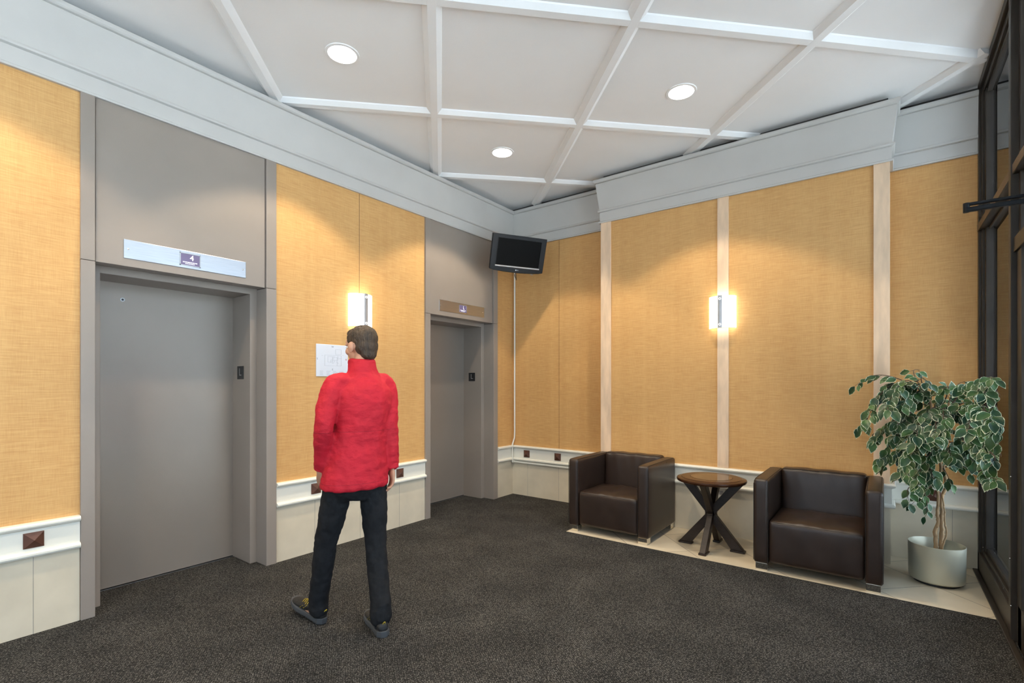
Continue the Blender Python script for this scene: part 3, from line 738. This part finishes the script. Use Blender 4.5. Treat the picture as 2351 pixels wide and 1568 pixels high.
def side_table():
    t = thing('side_table', 'round dark wood side table with glass inset between the armchairs', 'side table', (2.633, -.665, 0))
    tz = .606
    tp = obj('table_top', lathe(BM(), [(0.001, tz-.040), (.262, tz-.040), (.278, tz-.034), (.282, tz-.022), (.279, tz-.012), (.245, tz-.004), (.243, tz-.0015), (.170, tz-.0015), (.168, tz-.006), (.001, tz-.006)], 72, cap=False), M_TOPWOOD, t, smooth=True, autosm=30)
    obj('glass_inset', lathe(BM(), [(.001, tz-.0055), (.1675, tz-.0055), (.1675, tz-.0005), (.001, tz-.0005)], 64, cap=False), mat('tinted_glass', (.09, .055, .03), .06, var=.05, spec=.5), tp, smooth=True, autosm=30)
    # four crossing flat legs: each runs from one side of the top through the centre to the opposite foot
    hb = .030                                   # half width of the narrow side
    for k in range(4):
        a = k*pi/2; d = Vector((cos(a), sin(a), 0)); s = Vector((-sin(a), cos(a), 0)); up = Vector((0, 0, 1))
        f = BM(); zm = .285; pts = [(.215, tz-.042), (.030, zm+.01), (.030, zm-.02), (.200, .018)]
        hw = [.052, .062, .062, .052]
        # half leg blade: upper part and lower part meeting at the hub
        def ring(r, zz, w): return [d*(r-w)+s*hb*.8+up*zz, d*(r-w)-s*hb*.8+up*zz, d*(r+w)-s*hb*.8+up*zz, d*(r+w)+s*hb*.8+up*zz]
        loft(f, [ring(.215, tz-.040, .045), ring(-.012, zm, .038)])
        loft(f, [ring(-.012, zm+.02, .038), ring(.215, .016, .050)])
        lg = obj('leg', f, M_DKWOOD, t, bevel=.004)
        f = BM(); r0 = [d*(.158)+s*.030, d*.158-s*.030, d*.272-s*.030, d*.272+s*.030]
        loft(f, [r0, [q+up*.016 for q in r0]]); obj('foot_pad', f, M_DKWOOD, lg, bevel=.003)
    return t
side_table()

# ------------------------------------------------------------------ potted variegated fig tree
BR=[
(0, [(4.081, -0.55, 1.258), (3.94, -0.573, 1.422), (3.781, -0.597, 1.469), (3.661, -0.62, 1.399)]) ,
(1, [(4.078, -0.5, 1.264), (3.904, -0.573, 1.407), (3.782, -0.647, 1.292), (3.715, -0.72, 1.102)]) ,
(1, [(4.084, -0.5, 1.264), (3.963, -0.6, 1.429), (3.861, -0.7, 1.295), (3.843, -0.8, 1.224)]) ,
(0, [(4.086, -0.45, 1.27), (3.999, -0.4, 1.485), (4.038, -0.35, 1.509)]) ,
(0, [(4.078, -0.5, 1.279), (4.035, -0.55, 1.444), (4.089, -0.6, 1.399)]) ,
(1, [(4.084, -0.5, 1.256), (3.975, -0.6, 1.369), (3.937, -0.7, 1.237)]) ,
(1, [(4.075, -0.45, 1.247), (3.966, -0.483, 1.276), (3.881, -0.517, 1.136), (3.749, -0.55, 0.99)]) ,
(1, [(4.118, -0.5, 1.235), (4.077, -0.617, 1.223), (4.015, -0.733, 1.125), (4.0, -0.85, 1.02)]) ,
(1, [(4.141, -0.5, 1.221), (4.104, -0.633, 1.203), (4.101, -0.767, 1.125), (4.088, -0.9, 1.058)]) ,
(1, [(4.169, -0.5, 1.236), (4.147, -0.65, 1.227), (4.142, -0.8, 1.129)]) ,
(1, [(4.104, -0.45, 1.142), (3.967, -0.467, 1.098), (3.875, -0.483, 0.977), (3.806, -0.5, 0.816)]) ,
(1, [(4.112, -0.5, 1.033), (4.019, -0.65, 0.98), (3.957, -0.8, 0.919)]) ,
(1, [(4.127, -0.45, 0.992), (3.987, -0.575, 0.881), (3.937, -0.7, 0.766)]) ,
(1, [(4.129, -0.5, 0.959), (4.049, -0.625, 0.87), (4.004, -0.75, 0.723)]) ,
(1, [(4.135, -0.5, 0.937), (4.078, -0.6, 0.855), (4.1, -0.7, 0.755)]) ,
(1, [(4.124, -0.5, 0.959), (4.165, -0.625, 0.974), (4.182, -0.75, 0.918)]) ,
(1, [(4.167, -0.45, 1.272), (4.186, -0.5, 1.385), (4.126, -0.55, 1.355)]) ,
(1, [(4.182, -0.4, 1.233), (4.235, -0.375, 1.384), (4.282, -0.35, 1.422)]) ,
(1, [(4.18, -0.5, 1.222), (4.263, -0.667, 1.378), (4.33, -0.955, 1.342), (4.398, -0.9, 1.206)]) ,
(0, [(4.186, -0.5, 1.237), (4.288, -0.667, 1.406), (4.33, -0.955, 1.412), (4.393, -0.9, 1.335)]) ,
(0, [(4.285, -0.7, 1.399), (4.319, -0.8, 1.44), (4.33, -1.141, 1.442)]) ,
(1, [(4.186, -0.5, 1.207), (4.269, -0.6, 1.278), (4.31, -0.7, 1.165), (4.285, -0.8, 1.001)]) ,
(1, [(4.186, -0.5, 1.207), (4.314, -0.667, 1.274), (4.33, -1.141, 1.167), (4.398, -0.9, 0.961)]) ,
(1, [(4.18, -0.5, 1.177), (4.262, -0.675, 1.217), (4.26, -0.85, 1.105)]) ,
(1, [(4.172, -0.45, 1.07), (4.241, -0.5, 1.063), (4.274, -0.55, 0.961), (4.29, -0.6, 0.903)]) ,
(1, [(4.243, -0.6, 1.049), (4.326, -0.7, 1.042), (4.33, -0.955, 1.013), (4.327, -0.9, 0.916)]) ,
(0, [(4.169, -0.5, 0.821), (4.247, -0.55, 0.843), (4.321, -0.6, 0.793)]) ,
(0, [(4.318, -0.85, 1.002), (4.33, -1.21, 0.985), (4.325, -0.917, 0.846), (4.33, -1.276, 0.875)]) ,
(0, [(4.142, -0.48, 0.711), (4.036, -0.52, 0.69), (3.964, -0.56, 0.657), (3.963, -0.6, 0.574)]) ,
(0, [(4.125, -0.48, 0.702), (4.059, -0.537, 0.658), (4.067, -0.593, 0.558), (4.059, -0.65, 0.502)]) ,
(0, [(4.131, -0.48, 0.71), (4.041, -0.54, 0.634), (4.004, -0.6, 0.579)]) ,
(0, [(4.159, -0.48, 0.81), (4.173, -0.515, 0.779), (4.193, -0.55, 0.728)]) ,
(1, [(4.101, -0.4, 1.139), (3.97, -0.35, 1.13), (3.87, -0.3, 0.993)]) ,
(1, [(4.107, -0.4, 1.101), (3.945, -0.375, 1.035), (3.908, -0.35, 0.847)]) ,
(1, [(4.178, -0.45, 1.145), (4.247, -0.55, 1.226), (4.316, -0.65, 1.19), (4.33, -0.875, 1.11)]) ,
(1, [(4.107, -0.4, 1.215), (4.151, -0.35, 1.307), (4.119, -0.3, 1.329)]) ,
(1, [(4.03, -0.4, 1.213), (3.942, -0.5, 1.168), (3.904, -0.6, 1.111)]) ,
(1, [(4.182, -0.4, 0.991), (4.232, -0.475, 0.979), (4.236, -0.55, 0.892)]) ,
]
TA= [(4.122, -0.485, 0.22), (4.118, -0.485, 0.306), (4.115, -0.485, 0.349), (4.132, -0.485, 0.426), (4.127, -0.485, 0.481), (4.13, -0.485, 0.546), (4.133, -0.485, 0.696), (4.145, -0.485, 0.787), (4.142, -0.485, 0.884), (4.125, -0.485, 0.995), (4.113, -0.485, 1.144), (4.096, -0.485, 1.234), (4.079, -0.485, 1.331)]
TB= [(4.147, -0.475, 0.222), (4.149, -0.475, 0.309), (4.152, -0.475, 0.375), (4.149, -0.475, 0.439), (4.152, -0.475, 0.483), (4.151, -0.475, 0.562), (4.157, -0.475, 0.622), (4.177, -0.475, 0.7), (4.162, -0.475, 0.802), (4.171, -0.475, 0.922), (4.179, -0.475, 1.072), (4.185, -0.475, 1.221), (4.193, -0.475, 1.273)]
TC= [(4.15, -0.505, 0.231), (4.16, -0.505, 0.285), (4.177, -0.505, 0.365), (4.166, -0.505, 0.427), (4.166, -0.505, 0.492), (4.163, -0.505, 0.54), (4.154, -0.505, 0.627)]

def ficus():
    px, py = 4.122, -.483
    t = thing('potted_tree', 'small variegated fig tree with twin trunks in a round metal pot', 'potted plant', (px, py, 0)); O = Vector((px, py, 0))
    pot = obj('pot', lathe(BM(), [(.001, .018), (.145, .018), (.154, .026), (.1565, .040), (.160, .272), (.1575, .274), (.155, .270), (.150, .05), (.001, .05)], 72, cap=False), M_POT, t, smooth=True, autosm=35)
    obj('base_ring', lathe(BM(), [(.001, 0), (.128, 0), (.128, .02), (.001, .02)], 40, cap=False), M_BLACKPL, pot)
    rn = random.Random(7)
    bm = BM(); lathe(bm, [(.151, .150), (.12, .158), (.06, .165), (.001, .166)], 32, cap=False); obj('soil', bm, M_SOIL, t, smooth=True)
    def loc(P): return [Vector(p)-O for p in P]
    for P, r0, r1 in ((TA, .0135, .007), (TB, .0145, .007), (TC, .006, .004)):
        Q = smooth_path([loc(P)[0]-Vector((0, 0, .05))]+loc(P), 4); n = len(Q)
        Q = [q+Vector((rn.uniform(-.002, .002), rn.uniform(-.002, .002), 0)) for q in Q]
        rad = [(r0+(r1-r0)*i/(n-1))*(1+.16*rn.uniform(-1, 1)) for i in range(n)]
        f = BM(); tube(f, Q, rad, 10)
        for _ in range(10 if r0 > .01 else 2):
            i = rn.randrange(2, n-4); a = rn.uniform(0, 2*pi); dd = Vector((cos(a), sin(a), .3)).normalized()
            tube(f, [Q[i], Q[i]+dd*(rad[i]+rn.uniform(.004, .012))], [.004, .002], 6)
        obj('trunk', f, M_BARK, t, smooth=True)
    fb = BM(); fl_ = BM(); uvl = fl_.loops.layers.uv.new('UVMap')
    def leaf(base, dirv, nrm, L, Wd):
        d = dirv.normalized(); n = (nrm-d*nrm.dot(d)).normalized(); s = d.cross(n)
        ts = (0, .08, .22, .40, .58, .75, .88, 1.0); ws = (.05, .42, .84, 1.0, .90, .58, .26, .01); us = (-1, -.55, 0, .55, 1)
        curl = rn.uniform(.05, .28); fold = rn.uniform(.10, .38); wav = rn.uniform(-.06, .06)
        rows = []
        for tt, w in zip(ts, ws):
            row = []
            for u in us:
                p = base+d*(L*tt)+s*(u*w*Wd/2)+n*(abs(u)*w*Wd*fold*.5-L*curl*tt*tt+wav*Wd*sin(u*3+tt*5))
                row.append((fl_.verts.new(p), max(abs(u), 1-1.3*(1-tt) if tt > .8 else 0, .75 if tt < .02 else 0)))
            rows.append(row)
        for a, b in zip(rows, rows[1:]):
            for i in range(4):
                q = (a[i], a[i+1], b[i+1], b[i])
                fc = fl_.faces.new([v for v, _ in q]); fc.smooth = True
                for lp, (_, e) in zip(fc.loops, q): lp[uvl].uv = (e, 0)
    XL = XW-.01-px
    for dens, P in BR:
        Q = smooth_path(loc(P), 8); n = len(Q)
        f0 = [.0045*(1-.75*i/(n-1)) for i in range(n)]; tube(fb, Q, f0, 5)
        Ltot = sum((Q[i+1]-Q[i]).length for i in range(n-1)); acc = 0; nxt = Ltot*(.16 if dens else .10); gap = .024 if dens else .033; side = 1
        for i in range(n-1):
            sgl = (Q[i+1]-Q[i]).length; acc += sgl
            while acc >= nxt:
                tpos = Q[i+1]; tg = (Q[i+1]-Q[i]).normalized()
                reps = 2 if dens else 1
                for _ in range(reps):
                    a = rn.uniform(-1, 1)
                    lat = tg.cross(Vector((0, 0, 1)));  lat = lat.normalized() if lat.length > .1 else Vector((1, 0, 0))
                    dr = tg*rn.uniform(.2, .8)+lat*side*rn.uniform(.2, .75)+Vector((rn.uniform(-.3, .3), rn.uniform(-.55, .15), rn.uniform(-1.1, -.25)))
                    dr.normalize(); pet = rn.uniform(.012, .03)
                    base = tpos+dr*pet+Vector((rn.uniform(-.02, .02), rn.uniform(-.03, .02), rn.uniform(-.012, .018)))*(1 if dens else .3)
                    Ls = rn.uniform(.062, .094)*(1.0 if dens else .85)
                    tip = base+dr*Ls
                    if tip.x > XL or base.x > XL: side = -side; continue
                    if tip.y > -py-.02-(BUMP if tip.x+px < 3.9 else 0): side = -side; continue
                    nr = Vector((rn.uniform(-.45, .45)-.1, -.62+rn.uniform(-.4, .3), .75+rn.uniform(-.35, .4)))
                    leaf(base, dr, nr, Ls, Ls*rn.uniform(.56, .68))
                    tube(fb, [tpos, (tpos+base)/2+Vector((0, 0, .003)), base], [.0013, .0012, .001], 4)
                    side = -side
                nxt += gap*rn.uniform(.75, 1.25)
        # terminal leaf
    obj('branches', fb, M_TWIG, t, smooth=True)
    me = bpy.data.meshes.new('foliage'); fl_.to_mesh(me); fl_.free(); me.materials.append(M_LEAF)
    o = bpy.data.objects.new('foliage', me); COL.objects.link(o); o.parent = t
ficus()

# ================================================================== PERSON (walking towards the elevators, seen from behind)
def remesh(o, vox, sm=4, disp=None):
    r = o.modifiers.new('remesh', 'REMESH'); r.mode = 'VOXEL'; r.voxel_size = vox; r.use_smooth_shade = True
    s = o.modifiers.new('smooth', 'SMOOTH'); s.factor = .5; s.iterations = sm
    if disp:
        tx = bpy.data.textures.new(o.name+'_folds', 'CLOUDS'); tx.noise_scale = disp[0]; tx.noise_depth = 2
        d = o.modifiers.new('folds', 'DISPLACE'); d.texture = tx; d.strength = disp[1]; d.mid_level = .5; d.texture_coords = 'LOCAL'
        s = o.modifiers.new('smooth2', 'SMOOTH'); s.factor = .5; s.iterations = 2
def limb(bm, pts, rad, n=20, sub=4):
    """tapered limb with rounded ends along joints"""
    P = [Vector(p) for p in pts]; Q = []; R = []
    S2 = smooth_path(P, sub); m = len(S2)
    rr = []
    for i in range(m):
        a = i/sub; k = min(int(a), len(rad)-2); rr.append(rad[k]+(rad[k+1]-rad[k])*(a-k))
    tube(bm, S2, rr, n)
    for p, r in ((S2[0], rr[0]), (S2[-1], rr[-1])): ellip(bm, p, (r, r, r), sub=2)
def ering(c, rx, ry, n=28, pw=1.0, tilt=0.0):
    out = []
    for k in range(n):
        a = 2*pi*k/n; ca, sa = cos(a), sin(a)
        x = rx*math.copysign(abs(ca)**pw, ca); y = ry*math.copysign(abs(sa)**pw, sa)
        out.append((c[0]+x, c[1]+y, c[2]+tilt*x))
    return out
def hand(bm, wr, d, pn, thumb):
    """wr wrist, d pointing down the hand, pn palm normal, thumb direction (all local vectors)"""
    d = Vector(d).normalized(); pn = Vector(pn); pn = (pn-d*pn.dot(d)).normalized(); th = d.cross(pn); 
    if th.dot(Vector(thumb)) < 0: th = -th
    wr = Vector(wr); R = Matrix((th, pn, d)).transposed()
    ellip(bm, wr+d*.050, (.040, .0155, .052), R); ellip(bm, wr+d*.012, (.026, .018, .03), R)
    ellip(bm, wr+d*.035+th*.022+pn*.006, (.020, .014, .032), R)
    for off, ln, cu in ((.030, .072, .45), (.0105, .082, .5), (-.010, .076, .6), (-.029, .060, .7)):
        p = wr+d*.088+th*off*.95; dirv = d.copy(); pts = [p-d*.02, p]; ang = 0
        for j, fr in enumerate((.45, .32, .23)):
            ang += cu*(.45 if j == 0 else .75)
            dv = d*cos(ang)+pn*sin(ang)+th*off*1.0; p = p+dv.normalized()*ln*fr; pts.append(p)
        limb(bm, pts, [.0095, .0092, .0085, .0078, .0066], 10, 3)
    b = wr+d*.028+th*.030+pn*.004
    limb(bm, [b-th*.010, b+(d*.6+th*.75+pn*.3).normalized()*.030, b+(d*.8+th*.55+pn*.4).normalized()*.058, b+(d*.95+th*.35+pn*.45).normalized()*.080], [.0125, .0115, .0100, .0075], 10, 3)

def person():
    t = thing('person', 'person in a red jacket and black trousers walking away towards the elevators', 'person', (1.41, -3.38, 0), radians(168))
    cy = -.005
    SL, EL, WL = (.005, .112, 1.400), (-.035, .196, 1.170), (.070, .170, .945)
    SR, ER, WR = (.0, -.172, 1.400), (-.035, -.190, 1.165), (-.045, -.200, .925)
    hipL, knL, anL = (.012, .085, .90), (.135, .118, .500), (.232, .132, .105)
    hipR, knR, anR = (-.008, -.095, .90), (-.005, -.118, .490), (-.128, -.090, .098)
    hc = Vector((.040, cy-.045, 1.624)); Rh = Euler((0, radians(8), radians(14))).to_matrix()
    H = lambda x, y, z: hc+Rh @ Vector((x, y, z))
    # --- body
    bm = BM()
    yo = lambda z: cy+.012-.052*max(0, min(1, (z-.85)/.5))
    loft(bm, [ering((0, yo(zz), zz), a, b) for zz, a, b in ((.84, .08, .13), (.92, .105, .155), (1.02, .10, .145), (1.15, .095, .135), (1.28, .100, .135), (1.36, .090, .120), (1.42, .06, .08), (1.47, .045, .05))])
    limb(bm, [(.0, cy-.04, 1.44), (.018, cy-.042, 1.52), H(-.015, 0, -.045)], [.060, .054, .052])
    ellip(bm, H(-.008, 0, .020), (.094, .074, .090), Rh); ellip(bm, H(.030, 0, -.035), (.062, .058, .075), Rh)
    ellip(bm, H(.068, 0, -.085), (.024, .030, .022), Rh); ellip(bm, H(.078, 0, .035), (.020, .045, .030), Rh)
    limb(bm, [H(.088, 0, .015), H(.102, 0, -.012), H(.108, 0, -.026)], [.008, .011, .014], 12)
    for s in (-1, 1):
        ellip(bm, H(.098, s*.012, -.030), (.009, .009, .007), Rh, 2); ellip(bm, H(.060, s*.042, -.022), (.026, .020, .024), Rh, 2)
        ellip(bm, H(.083, s*.030, .020), (.012, .020, .006), Rh, 2)
        Re = Rh @ Euler((0, radians(-12), radians(s*22))).to_matrix()
        ellip(bm, H(-.006, s*.078, -.012), (.020, .008, .032), Re, 3); ellip(bm, H(-.012, s*.084, -.004), (.018, .006, .024), Re, 2)
    ellip(bm, H(.090, 0, -.054), (.011, .024, .006), Rh, 2); ellip(bm, H(.088, 0, -.064), (.011, .021, .0065), Rh, 2)
    for sh, el, wr in ((SL, EL, WL), (SR, ER, WR)):
        limb(bm, [sh, el, wr], [.038, .033, .026]); 
    limb(bm, [hipL, knL, anL], [.070, .048, .036]); limb(bm, [hipR, knR, anR], [.070, .048, .036])
    for an, tf in ((anL, (.974, .228)), (anR, (.981, -.19))):
        limb(bm, [(an[0], an[1], an[2]), (an[0]+tf[0]*.06, an[1]+tf[1]*.06, .06), (an[0]+tf[0]*.13, an[1]+tf[1]*.13, .045)], [.032, .030, .026])
    dl = (Vector(WL)-Vector(EL)).normalized(); dr = (Vector(WR)-Vector(ER)).normalized()
    hand(bm, WL, (dl*.6+Vector((.1, 0, -1))*.6), (.25, -1, 0), (1, .1, 0)); hand(bm, WR, (dr*.6+Vector((.0, 0, -1))*.6), (.2, 1, 0), (1, 0, 0))
    b = obj('body', bm, M_SKIN, t); remesh(b, .0042, 2)
    for s in (-1, 1):
        f = BM(); ellip(f, H(.084, s*.030, .005), (.011, .012, .010), Rh); e = obj('eye', f, mat('eye_white', (.7, .68, .65), .2) if s < 0 else bpy.data.materials['eye_white'], t, smooth=True)
        f = BM(); ellip(f, H(.0925, s*.030, .005), (.0035, .0052, .0052), Rh); obj('iris', f, mat('iris_brown', (.05, .025, .01), .2) if s < 0 else bpy.data.materials['iris_brown'], e, smooth=True)
    # --- hair
    f = BM(); ellip(f, H(-.022, 0, .040), (.092, .080, .080), Rh, 4); ellip(f, H(-.045, 0, -.010), (.062, .069, .068), Rh, 4)
    ellip(f, H(.030, 0, .082), (.058, .056, .030), Rh, 3); ellip(f, H(-.060, 0, -.055), (.036, .052, .040), Rh, 3)
    for s in (-1, 1): ellip(f, H(-.002, s*.064, .042), (.040, .017, .036), Rh, 3)
    h = obj('hair', f, M_HAIR, t); remesh(h, .006, 3, (.012, .008))
    # --- jacket
    bm = BM()
    loft(bm, [ering((x, yo(zz), zz), a, b2, pw=.92) for zz, x, a, b2 in ((.815, .0, .132, .186), (.828, .0, .138, .192), (.88, 0, .136, .188), (.95, -.002, .128, .176), (1.06, -.004, .120, .156), (1.18, -.006, .122, .154), (1.30, -.008, .126, .168), (1.37, -.006, .116, .158), (1.42, 0, .100, .130), (1.46, .006, .080, .092), (1.50, .012, .072, .078), (1.545, .020, .069, .073), (1.549, .020, .060, .064))])
    for sh, el, wr, ex in ((SL, EL, WL, 1), (SR, ER, WR, -1)):
        s0 = Vector(sh)+Vector((0, -ex*.055, .002)); mid = (Vector(sh)+Vector(el))/2+Vector((0, ex*.012, .01)); lo = (Vector(el)+Vector(wr))/2
        w2 = Vector(wr)+(Vector(el)-Vector(wr))*.02
        limb(bm, [s0, Vector(sh)+Vector((0, ex*.004, 0)), mid, el, lo, w2], [.060, .062, .056, .052, .049, .042], 20)
    j = obj('jacket', bm, M_JACKET, t); remesh(j, .0085, 4, (.055, .017))
    for wr, el in ((WL, EL), (WR, ER)):
        d = (Vector(wr)-Vector(el)).normalized(); f = BM(); c0 = Vector(wr)+d*-.012
        tube(f, [c0, c0+d*.030], .0405, 20); obj('cuff', f, M_JACKET, j, smooth=True, bevel=.004, angle=60)
    # --- trousers
    bm = BM()
    loft(bm, [ering((.0, cy, zz), a, b2) for zz, a, b2 in ((1.0, .100, .150), (.93, .106, .160), (.86, .104, .160), (.79, .092, .150), (.745, .060, .10))])
    limb(bm, [hipL, (.072, .100, .70), knL, (.185, .126, .30), (.222, .132, .135), (.222, .132, .085)], [.080, .078, .063, .059, .055, .060], 24)
    limb(bm, [hipR, (-.004, -.108, .70), knR, (-.062, -.108, .29), (-.122, -.094, .15), (-.124, -.090, .092)], [.080, .078, .063, .059, .057, .063], 24)
    tr = obj('trousers', bm, M_TROUS, t); remesh(tr, .0075, 3, (.055, .016))
    # --- shoes
    def shoe(heel, ang, pitch):
        sh = thing('shoe', None, None, (heel[0], heel[1], heel[2])); sh.parent = t; sh.rotation_euler = (0, -pitch, ang)
        secs = ((-.005, .020, .060, .036), (.012, .032, .082, .034), (.045, .036, .102, .034), (.085, .036, .106, .034), (.120, .038, .092, .032), (.160, .044, .072, .030), (.205, .049, .058, .028), (.250, .047, .050, .028), (.285, .036, .044, .028), (.302, .018, .036, .028))
        rings = []
        for x, hw, zt, zl in secs:
            rg = []
            for k in range(16):
                a = 2*pi*k/16; yy = hw*cos(a); zz = (zt+zl)/2*1.0+(zt-zl)/2*sin(a) if sin(a) > 0 else (zt+zl)/2+((zt+zl)/2-.018)*sin(a)
                rg.append((x, yy*(1 if sin(a) < .3 else .86), zz))
            rings.append(rg)
        f = BM(); loft(f, rings); u = obj('upper', f, M_SHOE, sh, smooth=True)
        su = u.modifiers.new('sub', 'SUBSURF'); su.levels = 1; su.render_levels = 1
        outl = [(x, hw+.004) for x, hw, _, _ in secs]; outl[0] = (-.009, .016); outl[-1] = (.308, .016)
        ol = outl+[(x, -w) for x, w in reversed(outl)]
        rise = lambda x: .014*max(0, (x-.20)/.11)**2
        f = BM(); loft(f, [[(x*1.0, y*.94, rise(x)) for x, y in ol], [(x, y, .012+rise(x)) for x, y in ol], [(x, y*.97, (.030 if x > .02 else .036)+rise(x)*.8) for x, y in ol]])
        obj('sole', f, M_SOLE, sh, bevel=.004, angle=40)
        LC = lambda f, q=None: obj('lace', f, M_LACE, sh, smooth=True)
        for k, (x, zt) in enumerate(((.128, .094), (.148, .085), (.168, .076), (.188, .070))):
            f = BM(); LC(tube(f, smooth_path([(x, -.032, zt-.020), (x+.008, 0, zt-.002), (x, .032, zt-.020)], 4), .0022, 6))
        for s in (-1, 1):
            LC(tube(BM(), [(.125, s*.033, .070), (.150, s*.040, .045)], .002, 5)); LC(tube(BM(), [(.160, s*.038, .056), (.180, s*.044, .038)], .002, 5))
        f = BM(); tube(f, smooth_path([(-.004, -.006, .075), (-.016, -.004, .09), (-.016, .004, .09), (-.004, .006, .075)], 3), .0022, 6)
        obj('heel_loop', f, M_LACE, sh, smooth=True)
    shoe((.185, .118, .004), math.atan2(.228, .974), radians(9))
    shoe((-.188, -.078, .0), math.atan2(-.19, .981), 0)
person()
